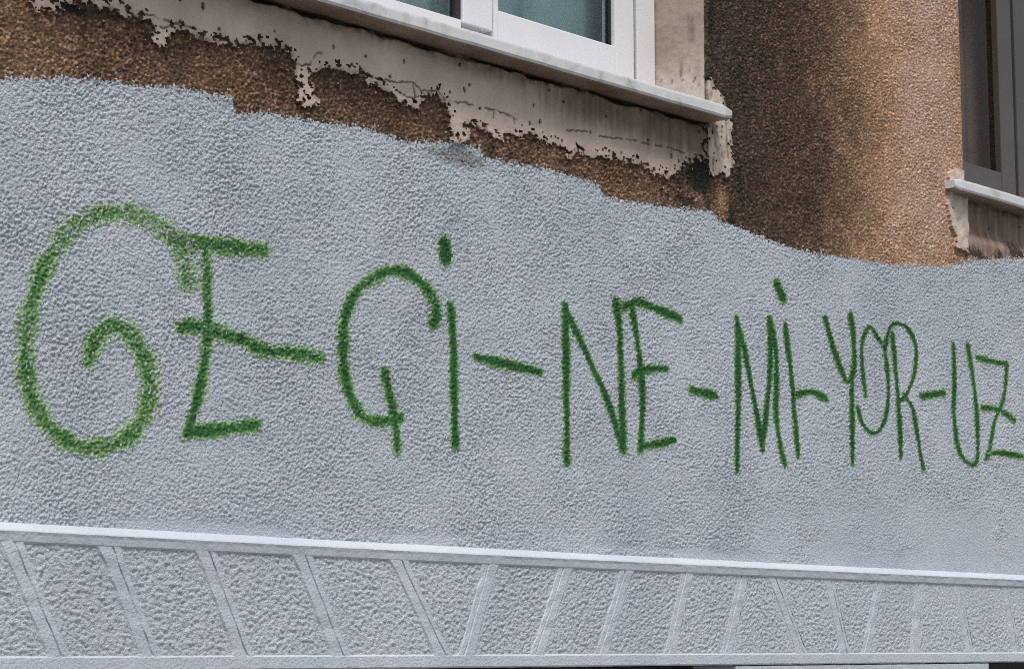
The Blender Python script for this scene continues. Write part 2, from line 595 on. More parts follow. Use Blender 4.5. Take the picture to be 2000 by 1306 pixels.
ph -= 0.003 * sstep(0.003, 0.001, crk) * ckv
# pits
pd, pr = pebbles(GX / 0.055, GZ / 0.05, 23)
pit = sstep(0.13, 0.05, pd) * (pr > 0.84)
for (u, v, rr_) in ((645, 94, .006), (783, 122, .006), (892, 128, .006), (901, 178, .008), (1036, 208, .006), (1028, 243, .007),
                    (1048, 240, .008), (1146, 260, .006), (1304, 305, .006), (390, 15, .009), (502, 82, .006), (530, 63, .004)):
    cx_, cz_ = ptx(u, v)
    pit = np.maximum(pit, sstep(1.0, 0.5, np.hypot((GX - cx_) / 0.8, (GZ - cz_) / 1.3) / rr_ + 0.35 * perlin(GX / 0.006, GZ / 0.006, 95)))
ph -= 0.005 * pit
# mouldered joint below the near sill
under = SILL_B - GZ
gapw = 0.017 + 0.016 * fbm(GX / 0.10, GZ * 0 + 1.3, 97, 3)
gap = sstep(gapw, gapw * 0.35, under) * (GX < XC + 0.01) * (0.35 + 0.65 * sstep(-0.30, 0.10, fbm(GX / 0.16, GZ / 0.05, 98, 3)))
ph -= 0.022 * gap * fine
hgt = np.where(plas_v, np.where(fine > 0, ph, 0.006), hgt)
# opening edges
for (x0, x1) in ((X0L, XC), (XR, X1R)):
    dx = np.maximum(np.maximum(x0 - GX, GX - x1), 0)
    dz = np.maximum(np.maximum(OPEN_B - GZ, GZ - OPEN_T), 0)
    e = np.hypot(dx, dz)
    k = sstep(0.016, 0.0, e)
    k = np.where(GZ < SILL_T, sstep(0.006, 0.0, e), k)
    hgt = hgt * (1 - k) + 0.002 * k

# --- wear
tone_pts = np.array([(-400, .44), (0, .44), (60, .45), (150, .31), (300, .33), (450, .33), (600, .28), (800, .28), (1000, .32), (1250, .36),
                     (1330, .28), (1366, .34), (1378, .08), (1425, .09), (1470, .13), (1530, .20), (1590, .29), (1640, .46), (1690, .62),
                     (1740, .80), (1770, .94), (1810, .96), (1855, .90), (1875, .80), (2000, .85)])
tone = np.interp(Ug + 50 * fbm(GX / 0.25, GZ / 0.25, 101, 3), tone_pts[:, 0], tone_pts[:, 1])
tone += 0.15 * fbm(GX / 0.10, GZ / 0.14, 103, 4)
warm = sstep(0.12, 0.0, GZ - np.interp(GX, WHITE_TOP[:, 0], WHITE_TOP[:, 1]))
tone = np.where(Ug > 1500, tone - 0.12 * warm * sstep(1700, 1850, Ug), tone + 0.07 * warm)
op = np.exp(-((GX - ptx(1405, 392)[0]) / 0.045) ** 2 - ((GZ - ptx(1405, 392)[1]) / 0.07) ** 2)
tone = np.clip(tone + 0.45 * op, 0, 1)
grain = np.clip(0.55 * r1 + 0.45 * r2 + 0.30 * perlin(GX / 0.008, GZ / 0.008, 107), 0, 1)
moss = np.zeros(GX.shape)
for (u, v, ru, rv, s) in ((1358, 344, .075, .055, 1.2), (1425, 440, .030, .09, .75), (1335, 390, .10, .03, .7), (140, 22, .07, .02, .9), (1440, 360, .03, .10, .7),
                          (205, 30, .06, .02, .7), (1385, 20, .02, .2, .8), (1388, 150, .03, .06, .6), (45, 60, .04, .06, .4)):
    cx_, cz_ = ptx(u, v)
    g = s * np.exp(-((GX - cx_) / ru) ** 2 - ((GZ - cz_) / rv) ** 2)
    moss = np.maximum(moss, g)
moss = 0.9 * sstep(0.30, 0.85, moss * (1 + 0.3 * fbm(GX / 0.05, GZ / 0.04, 108, 2)) + 0.55 * moss ** 0.5 * fbm(GX / 0.016, GZ / 0.016, 109, 3))
dirt_b = 0.7 * sstep(0.05, 0.5, fbm(GX / 0.03, GZ / 0.03, 111, 3)) * sstep(0.5, 0.2, tone)
# plaster wear
wet = np.zeros(GX.shape)
for (u, v, ru, rv, s) in ((1330, 262, .34, .075, 1.15), (1180, 222, .32, .06, .95), (1000, 150, .4, .035, .55), (700, 55, .6, .04, .35), (1950, 450, .5, .2, .85)):
    cx_, cz_ = ptx(u, v)
    wet = np.maximum(wet, s * np.exp(-((GX - cx_) / ru) ** 2 - ((GZ - cz_) / rv) ** 2))
wet = np.clip(wet + 0.28 * fbm(GX / 0.05, GZ / 0.11, 113, 3) * sstep(0.02, 0.5, wet), 0, 0.92)
stripx = (GX > XC + 0.001) & (GX < XR - 0.3)
wet = np.where(stripx, 0.10 + 0.6 * sstep(-0.1, 0.5, fbm(GX / 0.02, GZ / 0.05, 115, 3)), wet)
wet = np.where((GX > XR - 0.2) & (GX < XR + 0.003), 0.05, wet)
dirt_shade_p = np.clip(sstep(0.0042, 0.001, crk) * 0.75 * ckv + 0.95 * pit + 0.85 * gap  # soot below the sill, with the joint's crevice shade put into the colour
                 + 0.75 * sstep(0.050, 0.0, under) * sstep(-0.2, 0.4, fbm(GX / 0.05, GZ / 0.03, 117, 3)) * (under > 0), 0, 1)
for (u, v, ru, rv) in ((1901, 493, .055, .030), (1912, 500, .05, .018), (1947, 497, .026, .026), (1982, 487, .05, .036), (1996, 498, .06, .02)):
    cx_, cz_ = ptx(u, v)
    g = np.exp(-((GX - cx_) / (1.5 * ru)) ** 2 - ((GZ - cz_ + 0.006) / rv) ** 2) * (1 + 1.1 * fbm(GX / 0.016, GZ / 0.035, 119, 3))
    dirt_shade_p = np.maximum(dirt_shade_p, 0.92 * sstep(0.38, 0.75, g + 0.35 * perlin(GX / 0.007, GZ / 0.010, 120)))
def blur(a, r):
    for ax in (0, 1):
        c = np.cumsum(np.pad(a.astype(float), [(r + 1, r) if k == ax else (0, 0) for k in (0, 1)], mode='edge'), axis=ax)
        a = (np.take(c, range(2 * r + 1, c.shape[ax]), ax) - np.take(c, range(0, c.shape[ax] - 2 * r - 1), ax)) / (2 * r + 1)
    return a


worn = sstep(0.97, 0.45, blur(plas_v, 6)) * sstep(-0.35, 0.35, fbm(GX / 0.018, GZ / 0.018, 125, 3))
dirt_shade_p = np.where(GX < XR - 0.2, np.maximum(dirt_shade_p, 0.62 * worn), dirt_shade_p)
pale = np.where(stripx | ((GX > XR - 0.2) & (GX < XR + 0.003)), 0.60, 0.0) * sstep(-0.5, 0.5, fbm(GX / 0.03, GZ / 0.06, 121, 3))
dirt_w = 0.55 * sstep(0.25, 0.75, np.exp(-((GX - ptx(890, 305)[0]) / 0.13) ** 2 - ((GZ - ptx(890, 308)[1]) / 0.028) ** 2)
                      + 0.35 * perlin(GX / 0.009, GZ / 0.009, 123))

V = np.stack([GX.ravel(), -hgt.ravel(), GZ.ravel()], -1)
Q = grid_quads(nx, nz)
fx = (GX[:-1, :-1] + GX[1:, 1:]).ravel() / 2
fz = (GZ[:-1, :-1] + GZ[1:, 1:]).ravel() / 2
hole = ((fx > X0L) & (fx < XC) | (fx > XR) & (fx < X1R)) & (fz > OPEN_B) & (fz < OPEN_T)
wf = white_v[:-1, :-1].ravel()
pf = (plas_v[:-1, :-1] & plas_v[1:, :-1] & plas_v[:-1, 1:] & plas_v[1:, 1:]).ravel()      # the broken edge itself shows the brown coat
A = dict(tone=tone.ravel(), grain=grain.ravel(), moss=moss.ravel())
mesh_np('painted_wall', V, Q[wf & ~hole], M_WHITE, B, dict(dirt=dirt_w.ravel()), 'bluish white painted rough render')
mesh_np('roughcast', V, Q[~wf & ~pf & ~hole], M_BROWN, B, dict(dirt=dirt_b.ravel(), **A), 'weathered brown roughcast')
mesh_np('plaster_patch', V, Q[pf & ~wf & ~hole], M_PLASTER, B, dict(dirt=dirt_shade_p.ravel(), wet=wet.ravel(), pale=pale.ravel()),
        'flaking pinkish plaster below the windows')

# ------------------------------------------------------------------ graffiti
G = [
 ('letter', 'large rounded letter G', [
   (40, [(361, 545), (356, 505), (346, 482), (325, 458), (298, 436), (262, 421), (215, 416), (170, 426), (130, 452), (100, 492), (76, 540),
         (57, 600), (47, 660), (47, 720), (56, 770), (76, 812), (106, 846), (145, 869), (185, 875), (225, 864), (260, 840), (281, 800),
         (288, 752), (281, 710), (262, 670), (240, 646), (215, 638), (192, 650), (176, 675), (170, 700)])]),
 ('letter', 'tall letter E with three crossbars', [
   (34, [(335, 462), (368, 474), (395, 476), (455, 484), (512, 490)]),
   (22, [(395, 478), (400, 540), (402, 610), (398, 680), (390, 740), (376, 800), (362, 845)]),
   (30, [(362, 843), (420, 840), (496, 830)]),
   (30, [(352, 640), (380, 638), (420, 650), (468, 662)])]),
 ('hyphen', 'long hyphen running out of the E', [(28, [(468, 662), (510, 684), (560, 689), (622, 698)])]),
 ('letter', 'letter C with a cedilla', [
   (23, [(843, 630), (849, 606), (835, 574), (808, 544), (774, 529), (740, 536), (701, 562), (678, 597), (667, 639), (666, 685), (670, 731),
         (680, 773), (697, 804), (720, 822), (751, 821), (776, 815)]),
   (18, [(747, 729), (755, 765), (766, 815), (772, 878)])]),
 ('letter', 'dotted capital letter I beside the C', [
   (16, [(877, 601), (881, 670), (883, 785), (885, 870)]), (27, [(864, 478), (866, 503)])]),
 ('hyphen', 'slanting hyphen before the N', [(20, [(925, 698), (969, 708), (1052, 727)])]),
 ('letter', 'letter N', [
   (15, [(1100, 597), (1102, 750), (1103, 900)]), (13, [(1103, 610), (1149, 708), (1184, 785), (1211, 878)]),
   (14, [(1199, 590), (1207, 670), (1213, 877)])]),
 ('letter', 'letter E after the N', [
   (18, [(1211, 601), (1228, 592), (1245, 590), (1283, 605), (1324, 623)]), (13, [(1230, 601), (1245, 700), (1251, 785), (1247, 877)]),
   (16, [(1234, 734), (1249, 722), (1298, 720)]), (17, [(1249, 873), (1283, 866), (1313, 859)])]),
 ('hyphen', 'short hyphen before the M', [(19, [(1347, 762), (1370, 767), (1393, 772)])]),
 ('letter', 'letter M', [
   (12, [(1435, 622), (1438, 730), (1435, 917)]), (11, [(1437, 632), (1454, 702), (1475, 817), (1486, 877)]),
   (11, [(1485, 863), (1496, 772), (1501, 695), (1498, 622)]), (11, [(1500, 628), (1512, 695), (1512, 800), (1520, 870), (1529, 905)])]),
 ('letter', 'dotted capital letter I beside the M', [
   (10, [(1529, 635), (1541, 730), (1550, 835), (1554, 888)]), (15, [(1513, 556), (1525, 582)])]),
 ('hyphen', 'hyphen joined to the dotted I', [(14, [(1550, 771), (1580, 765), (1609, 778)])]),
 ('letter', 'letter Y', [
   (11, [(1608, 622), (1625, 684), (1650, 744), (1664, 716), (1663, 660), (1657, 617)]), (10, [(1660, 737), (1660, 817), (1661, 903)])]),
 ('letter', 'narrow open letter O', [
   (8, [(1687, 772), (1680, 716), (1680, 670), (1694, 639), (1709, 656), (1723, 681), (1730, 737), (1729, 800), (1716, 838), (1699, 845),
        (1681, 828), (1671, 796)])]),
 ('letter', 'letter R', [
   (9, [(1739, 653), (1746, 730), (1753, 835), (1755, 890)]),
   (8, [(1725, 681), (1734, 642), (1748, 632), (1769, 642), (1785, 677), (1783, 723), (1769, 765), (1751, 786)]),
   (8, [(1762, 772), (1779, 800), (1790, 863), (1799, 914)])]),
 ('hyphen', 'thin hyphen before the U', [(13, [(1795, 774), (1840, 767)])]),
 ('letter', 'narrow letter U', [
   (9, [(1858, 675), (1860, 730), (1860, 817), (1870, 880), (1893, 907), (1905, 891), (1904, 817), (1898, 747), (1886, 676)])]),
 ('letter', 'crossed letter Z at the far end', [
   (12, [(1904, 699), (1930, 705), (1961, 711)]), (8, [(1963, 712), (1960, 751), (1953, 789), (1940, 821), (1930, 870), (1921, 896)]),
   (12, [(1914, 796), (1947, 800), (1977, 820)]), (12, [(1922, 894), (1940, 884), (1993, 891)])]),
]
gx0, gz0 = ptx(300, 900)
GR = empty('graffiti', (gx0, -0.012, gz0), 'green sprayed hand lettering reading GE-Çİ-NE-Mİ-YOR-UZ across the white painted wall', 'graffiti')
bpy.context.view_layer.update()
face_white = wf & ~hole
FC = Q[face_white]
cxx, czz = fx[face_white], fz[face_white]
ntx = perlin(cxx / 0.007, czz / 0.007, 201) * 0.55 + perlin(cxx / 0.015, czz / 0.015, 203) * 0.35
hh = rough.ravel()[FC].mean(1)
ntx = ntx + 0.55 * (hh - hh.mean())
un = ntx + 0.45 * perlin(cxx / 0.0045, czz / 0.0045, 205)
un = np.argsort(np.argsort(un)) / float(len(un))
lowf = fbm(cxx / 0.16, czz / 0.16, 207, 2) - 1.1 * sstep(0.25, 0.55, czz - np.interp(cxx, LX, LZ) - 0.22) * sstep(ptx(800, 600)[0], ptx(300, 600)[0], cxx)
DENS = {1: 0.78, 2: 0.90, 3: 0.84, 4: 0.93, 8: 0.95, 9: 0.90, 18: 0.85}
rnd = _hash(np.round(cxx * 997), np.round(czz * 991), 7)


def spline(pts, n=7):
    """Catmull-Rom through the control points"""
    p = np.array(pts, float)
    if len(p) < 3:
        return p
    e = np.vstack([2 * p[0] - p[1], p, 2 * p[-1] - p[-2]])
    out = []
    for i in range(1, len(e) - 2):
        for t in np.linspace(0, 1, n, endpoint=False):
            a, b_, c, d = e[i - 1], e[i], e[i + 1], e[i + 2]
            out.append(0.5 * ((2 * b_) + (c - a) * t + (2 * a - 5 * b_ + 4 * c - d) * t * t + (3 * b_ - a - 3 * c + d) * t ** 3))
    out.append(p[-1])
    return np.array(out)


gi = 0
for kind, lab, strokes in G:
    best = np.full(len(cxx), 9.0)
    gi += 1
    for si, (w, pts) in enumerate(strokes):
        sp = spline(pts)
        q = pl(sp)
        for k in range(len(q) - 1):
            d = sp[k + 1] - sp[k]
            L = np.hypot(*d) + 1e-9
            nrm = np.array([-d[1], d[0]]) / L
            mid = (sp[k] + sp[k + 1]) / 2
            p1, p2 = pl([mid + nrm * w * 0.5])[0], pl([mid - nrm * w * 0.5])[0]
            t = (q[k + 1] - q[k]) / (np.hypot(*(q[k + 1] - q[k])) + 1e-9)
            wv = p1 - p2
            hw = 0.5 * abs(wv[0] * -t[1] + wv[1] * t[0])
            hw *= (0.86 if gi == 1 else 0.93) * (1 + 0.16 * math.sin(k * 0.55 + gi * 1.7 + si))
            R = hw * 2.2
            x0, x1 = min(q[k][0], q[k + 1][0]) - R, max(q[k][0], q[k + 1][0]) + R
            z0, z1 = min(q[k][1], q[k + 1][1]) - R, max(q[k][1], q[k + 1][1]) + R
            m = np.nonzero((cxx > x0) & (cxx < x1) & (czz > z0) & (czz < z1))[0]
            dd, _ = segdist(cxx[m], czz[m], q[k], q[k + 1])
            best[m] = np.minimum(best[m], dd / hw)
    dv = DENS.get(gi, 0.97) * (1 + 0.24 * lowf)
    p = np.clip(sstep(1.70, 0.55, best) * np.clip(dv + 0.10, 0.3, 1.0), 0, 1)
    keep = (un < p) & (best < 1.85)
    fsel = FC[keep]
    dn = np.clip(sstep(1.45, 0.15, best[keep]) * (dv[keep] ** 1.4) * {1: 1.06, 2: 1.26, 3: 1.22, 4: 1.32}.get(gi, 1.46) - 0.78 * (un[keep] - 0.26), 0, 1)
    ff = fsel.ravel()
    dens_v = np.bincount(ff, weights=np.repeat(dn, 4), minlength=len(V)) / np.maximum(np.bincount(ff, minlength=len(V)), 1)
    GV = V.copy()
    GV[:, 1] -= 0.0009
    o = mesh_np(kind, GV - np.array([gx0, -0.012, gz0]), fsel, M_GREEN, GR, dict(dens=dens_v), lab)

# ------------------------------------------------------------------ reveals (jambs) of the window openings
def jamb(x, y0, y1, z0, z1, face):
    ny, nz_ = 40, max(2, int((z1 - z0) / 0.006))
    yy = np.linspace(y0, y1, ny); zz = np.linspace(z0, z1, nz_)
    YY, ZZ = np.meshgrid(yy, zz)
    rel = 0.0022 * fbm(YY / 0.012, ZZ / 0.012, 131, 2) + 0.004 * fbm(YY / 0.07, ZZ / 0.08, 133, 2)
    rel *= sstep(0, 0.012, YY - y0)
    XX = x + face * np.abs(rel)
    v = np.stack([XX.ravel(), YY.ravel(), ZZ.ravel()], -1)
    q = grid_quads(ny, nz_)
    if face < 0:
        q = q[:, ::-1]
    h = ZZ - SILL_T
    a = dict(wet=np.clip(0.30 * sstep(0.10, 0.2, h) + 0.42 * sstep(0.1, 0.4, fbm(YY / 0.05, ZZ / 0.2, 137, 3)) * sstep(0.06, 0.14, h), 0, 1).ravel(),
             pale=(0.75 * sstep(0.16, 0.07, h + 0.05 * fbm(YY / 0.05, ZZ / 0.05, 138, 2))).ravel(),
             dirt=(0.75 * (perlin(YY / 0.016, ZZ / 0.028, 139) > 0.55) * np.exp(-((h - 0.11) / 0.035) ** 2)).ravel())
    mesh_np('window_reveal', v, q, M_PLASTER, B, a)


for (x0, x1) in ((X0L, XC), (XR, X1R)):
    jamb(x1, -0.002, 0.27, OPEN_B, OPEN_T, -1)
    jamb(x0, -0.002, 0.27, OPEN_B, OPEN_T, 1)
    box('window_head', (x0 - 0.05, x1 + 0.05, 0.0, 0.27, OPEN_T, OPEN_T + 0.12), M_PLASTER, B)

# ------------------------------------------------------------------ windows
def sill(name, x0, x1, z1, parent, out, m=M_MARBLE):
    """marble slab, front edge slightly worn"""
    n_ = 60
    prof = [(REC + 0.09, z1), (-out + 0.006, z1), (-out + 0.001, z1 - 0.003), (-out, z1 - 0.009), (-out, z1 - 0.032),
            (-out + 0.003, z1 - 0.039), (-out + 0.009, z1 - 0.041), (REC + 0.09, z1 - 0.041)]
    bm = bmesh.new()
    rows = []
    for i in range(n_ + 1):
        x = x0 + (x1 - x0) * i / n_
        e = min(i, n_ - i)
        inset = 0.0
        row = []
        wz = 0.0016 * float(perlin(np.array([x / 0.12]), np.array([0.3]), 141)[0])
        for k, (y, z) in enumerate(prof):
            yy = y
            if e == 0 and 0 < k < 7:
                yy = y + 0.012
            zz = z
            if e == 0:
                zz = z + (0.010 if k in (4, 5, 6, 7) else -0.004)
            row.append(bm.verts.new((x, yy, zz + (wz if 0 < k < 7 else 0))))
        rows.append(row)
    P = len(prof)
    for a_, b_ in zip(rows[:-1], rows[1:]):
        for k in range(P):
            bm.faces.new((a_[k], a_[(k + 1) % P], b_[(k + 1) % P], b_[k]))
    bm.faces.new(rows[0][::-1]); bm.faces.new(rows[-1])
    bmesh.ops.recalc_face_normals(bm, faces=bm.faces[:])
    return obj(name, bm, m, parent)


def frame_bars(name, x0, x1, z0, z1, y0, y1, wl_, wr, wb, wt, m, parent, bev=0.004, label=None):
    """four bars butted together"""
    bm = bmesh.new()
    bm_box(bm, x0, x0 + wl_, y0, y1, z0, z1, bev)
    bm_box(bm, x1 - wr, x1, y0, y1, z0, z1, bev)
    bm_box(bm, x0 + wl_, x1 - wr, y0 + 0.001, y1 - 0.001, z0, z0 + wb, bev)
    bm_box(bm, x0 + wl_, x1 - wr, y0 + 0.001, y1 - 0.001, z1 - wt, z1, bev)
    return obj(name, bm, m, parent, label=label)


def curtain(name, x0, x1, z0, z1, y, m, label, amp_=0.018, wl_=0.23):
    n_ = 140
    xx = np.linspace(x0, x1, n_); zz = np.linspace(z0, z1, 12)
    X, Z = np.meshgrid(xx, zz)
    Y = y + amp_ * np.sin(X / wl_ * 6.283 + 1.2 * np.sin(X * 9)) + 0.010 * perlin(X / 0.07, Z / 0.6, 151)
    v = np.stack([(X - x0).ravel(), (Y - y).ravel(), (Z - z0).ravel()], -1)
    o = mesh_np(name, v, grid_quads(n_, 12), m, None)
    o.location = (x0, y, z0)
    o['label'] = label; o['category'] = 'curtain'
    md = o.modifiers.new('thickness', 'SOLIDIFY'); md.thickness = 0.003
    return o


# near window
xA = ptx(905, 30, REC)[0]; xB = ptx(963, 55, REC)[0]
xS1 = ptx(1238, 120, REC)[0]
zG = ptx(1198, 90, REC)[1]
zS0 = SILL_T + 0.004
WY0, WY1 = REC, REC + 0.065
win = frame_bars('window', X0L + 0.005, XC - 0.005, zS0, OPEN_T - 0.003, WY0 + 0.006, WY1, 0.06, XC - 0.005 - ptx(1244, 120, REC + .006)[0],
                 0.052, 0.06, M_PVC, B, label='white framed window with a fixed pane and a casement')
zGl = ptx(904, 38, REC)[1]
bm = bmesh.new()
bm_box(bm, xA, xB, WY0 + 0.0015, WY1 - 0.004, ptx(963, 62, REC)[1], OPEN_T - 0.065, 0.004)
obj('mullion', bm, M_PVC, win)
frame_bars('casement', xB + 0.003, xS1, zS0 + 0.014, OPEN_T - 0.065, WY0 - 0.002, WY1 - 0.012, 0.018, xS1 - ptx(1201, 60, REC)[0],
           zG - zS0 - 0.014, 0.075, M_PVC, win)
xg0, xg1 = xB + 0.021, ptx(1201, 60, REC)[0]
bm = bmesh.new()                                                   # black seals round the glass and beside the casement
bm_box(bm, xg1 - 0.007, xg1 - 0.001, WY0 + 0.014, WY0 + 0.034, zG + 0.002, OPEN_T - 0.142)
bm_box(bm, xg0, xg1 - 0.0075, WY0 + 0.014, WY0 + 0.034, zG + 0.0005, zG + 0.005)
bm_box(bm, xA - 0.022, xA - 0.001, WY0 + 0.010, WY0 + 0.034, zGl + 0.002, OPEN_T - 0.066)
bm_box(bm, xS1 + 0.0005, ptx(1244, 120, REC + .006)[0] - 0.0005, WY0 + 0.016, WY1 - 0.02, zS0 + 0.056, OPEN_T - 0.066)
obj('gasket', bm, M_BLACK, win)
bm = bmesh.new()
bm_box(bm, X0L + 0.066, xA - 0.0005, WY0 + 0.008, WY1 - 0.01, zS0 + 0.053, max(zGl, zS0 + 0.058), 0.002)
obj('glazing_bead', bm, M_PVC, win)
box('pane', (xg0, xg1 - 0.0075, WY0 + 0.022, WY0 + 0.028, zG + 0.0055, OPEN_T - 0.142), M_GLASS, win)
box('pane', (X0L + 0.066, xA - 0.0225, WY0 + 0.022, WY0 + 0.028, max(zGl, zS0 + 0.058) + 0.0015, OPEN_T - 0.066), M_GLASS, win)
sill('sill', X0L - 0.035, SILL_X1, SILL_T, win, SILL_OUT)
curtain('curtain', X0L + 0.03, XC - 0.02, SILL_T + 0.012, OPEN_T - 0.02, WY1 + 0.075, M_CURTAIN,
        'teal grey curtain hanging in folds behind the white framed window')

# far window
fA = ptx(1951, 200, REC)[0]; fB = ptx(1978, 200, REC)[0]
zF = ptx(1960, 339, REC)[1]
win2 = frame_bars('window', XR + 0.005, X1R - 0.005, zS0, OPEN_T - 0.003, WY0 + 0.006, WY1, 0.05, 0.05, 0.05, 0.05, M_TAUPE, B,
                  label='grey brown framed window')
fL = ptx(1893, 300, REC)[0]
frame_bars('casement', XR + 0.058, fB, zS0 + 0.02, OPEN_T - 0.055, WY0 - 0.003, WY1 - 0.012, 0.06, fB - fA,
           zF - zS0 - 0.02, 0.07, M_TAUPE, win2)
frame_bars('casement', fB + 0.022, X1R - 0.058, zS0 + 0.02, OPEN_T - 0.055, WY0 - 0.003, WY1 - 0.012, fB - fA, 0.07,
           zF - zS0 - 0.02, 0.07, M_TAUPE, win2)
box('gasket', (fB + 0.001, fB + 0.021, WY0 + 0.012, WY1 - 0.02, zS0 + 0.055, OPEN_T - 0.056), M_BLACK, win2)
gl0 = XR + 0.058 + 0.06
box('pane', (gl0 + 0.001, fA - 0.001, WY0 + 0.022, WY0 + 0.028, zF + 0.001, OPEN_T - 0.126), M_GLASS_DARK, win2)
box('pane', (fB + 0.022 + fB - fA + 0.001, X1R - 0.129, WY0 + 0.022, WY0 + 0.028, zF + 0.001, OPEN_T - 0.126), M_GLASS_DARK, win2)
sill('sill', ptx(1869, 345, -0.055)[0], X1R + 0.02, SILL_T - 0.002, win2, 0.058)
curtain('curtain', XR + 0.02, X1R - 0.02, SILL_T + 0.012, OPEN_T - 0.02, WY1 + 0.075, M_DARKCURT,
        'dark curtain hanging behind the grey brown framed window', 0.012, 0.16)

# rooms behind the windows: closed boxes open towards the glass
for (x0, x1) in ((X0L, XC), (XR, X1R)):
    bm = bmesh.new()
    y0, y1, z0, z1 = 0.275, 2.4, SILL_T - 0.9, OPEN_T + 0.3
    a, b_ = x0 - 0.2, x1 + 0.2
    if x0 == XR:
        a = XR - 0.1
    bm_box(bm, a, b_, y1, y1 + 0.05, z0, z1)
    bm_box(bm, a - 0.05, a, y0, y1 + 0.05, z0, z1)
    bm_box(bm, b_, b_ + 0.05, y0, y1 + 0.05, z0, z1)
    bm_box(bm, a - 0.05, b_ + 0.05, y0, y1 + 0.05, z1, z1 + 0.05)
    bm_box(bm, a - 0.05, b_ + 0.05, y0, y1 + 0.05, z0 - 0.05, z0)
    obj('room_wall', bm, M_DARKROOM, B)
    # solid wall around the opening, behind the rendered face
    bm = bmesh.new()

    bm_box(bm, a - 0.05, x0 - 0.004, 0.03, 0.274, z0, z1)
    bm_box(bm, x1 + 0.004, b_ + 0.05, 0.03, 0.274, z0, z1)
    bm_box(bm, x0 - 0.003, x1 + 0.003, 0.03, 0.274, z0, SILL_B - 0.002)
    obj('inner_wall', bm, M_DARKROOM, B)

# ------------------------------------------------------------------ ornamental frieze under the wall
zB1 = ptx(1000, 1276, FR_Y)[1]                # top of the bottom rail
zB0 = ptx(1000, 1302.5, FR_Y)[1]                # bottom of the frieze
def sweep(name, xs_, prof, m, parent, label=None, seed=0, wob=0.0014):
    """profile of (y, dz, ref) carried along the ledge line; ref 1 = from the ledge, 0 = absolute height"""
    v, P = [], len(prof)
    for x in xs_:
        lz = float(ledge_z(x))
        for k, (y, z, ref) in enumerate(prof):
            wv = wob * float(fbm(np.array([x / 0.05]), np.array([k * 3.7]), seed, 3)[0])
            v.append((x, y + wv, (lz if ref else 0) + z + wv))
    v = np.array(v); nX = len(xs_)
    q = []
    for i in range(nX - 1):
        for k in range(P - 1):
            q.append((i * P + k, i * P + k + 1, (i + 1) * P + k + 1, (i + 1) * P + k))
    return mesh_np(name, v, np.array(q), m, parent, dict(dirt=np.zeros(len(v))), label, smooth=False)


xsw = np.concatenate([np.linspace(-9.5, xa, 20), np.arange(xa + 0.02, xb, 0.012), np.linspace(xb, 9.5, 20)])
CH = 0.019
RAIL = 0.046                                    # underside of top rail below ledge line
ledge = sweep('ledge', xsw, [(0.02, 0.0, 1), (-0.008, -0.001, 1), (FR_Y * .6, -CH * .48, 1), (FR_Y - 0.001, -CH + 0.002, 1), (FR_Y - 0.004, -CH - 0.002, 1),
                             (FR_Y - 0.002, -CH - 0.009, 1), (FR_Y, -RAIL + 0.004, 1), (FR_Y + 0.003, -RAIL, 1), (0.03, -RAIL, 1)],
              M_LEDGE, B, 'smooth white moulding above the frieze panels', 161)
rail = sweep('frieze', xsw, [(0.03, zB1 + 0.002, 0), (-0.014, zB1 + 0.002, 0), (FR_Y + 0.004, zB1 - 0.001, 0), (FR_Y, zB1 - 0.005, 0), (FR_Y, zB0 + 0.004, 0),
                             (FR_Y + 0.004, zB0, 0), (0.25, zB0, 0)],
             M_WHITE_SMOOTH, B, 'white frieze of slanted ribs and rough panels', 163)

RIBS = [(-175, 1050, -70, 1281, 48), (20, 1062, 118, 1281, 48), (212, 1070, 296, 1281, 45), (402, 1078, 480, 1281, 42), (590, 1088, 668, 1281, 40),
        (778, 1097, 868, 1281, 36), (962, 1106, 912, 1281, 33), (1108, 1114, 1050, 1281, 30), (1228, 1120, 1176, 1281, 28),
        (1346, 1126, 1310, 1280, 26), (1456, 1132, 1420, 1279, 25), (1512, 1135, 1570, 1278, 24), (1622, 1141, 1654, 1277, 22),
        (1722, 1146, 1692, 1277, 20), (1800, 1150, 1786, 1276, 19), (1872, 1154, 1898, 1275, 18), (1966, 1158, 1988, 1275, 17), (2050, 1162, 2040, 1275, 17)]
lines = []
for (u0, v0, u1, v1, w) in RIBS:
    t0 = ptx(u0, v0, FR_Y)[0]; b0 = ptx(u1, v1, FR_Y)[0]
    wm = 0.5 * ((ptx(u0 + w / 2, v0, FR_Y)[0] - ptx(u0 - w / 2, v0, FR_Y)[0]) + (ptx(u1 + w / 2, v1, FR_Y)[0] - ptx(u1 - w / 2, v1, FR_Y)[0]))
    lines.append((t0, b0, wm))
RP = [(0.0, -0.012), (0.03, FR_Y + 0.006), (0.13, FR_Y + 0.0015), (0.57, FR_Y + 0.001), (0.605, FR_Y + 0.0045), (0.635, FR_Y + 0.0045), (0.67, FR_Y + 0.0015),
      (0.88, FR_Y + 0.002), (0.965, FR_Y + 0.006), (1.0, -0.012)]
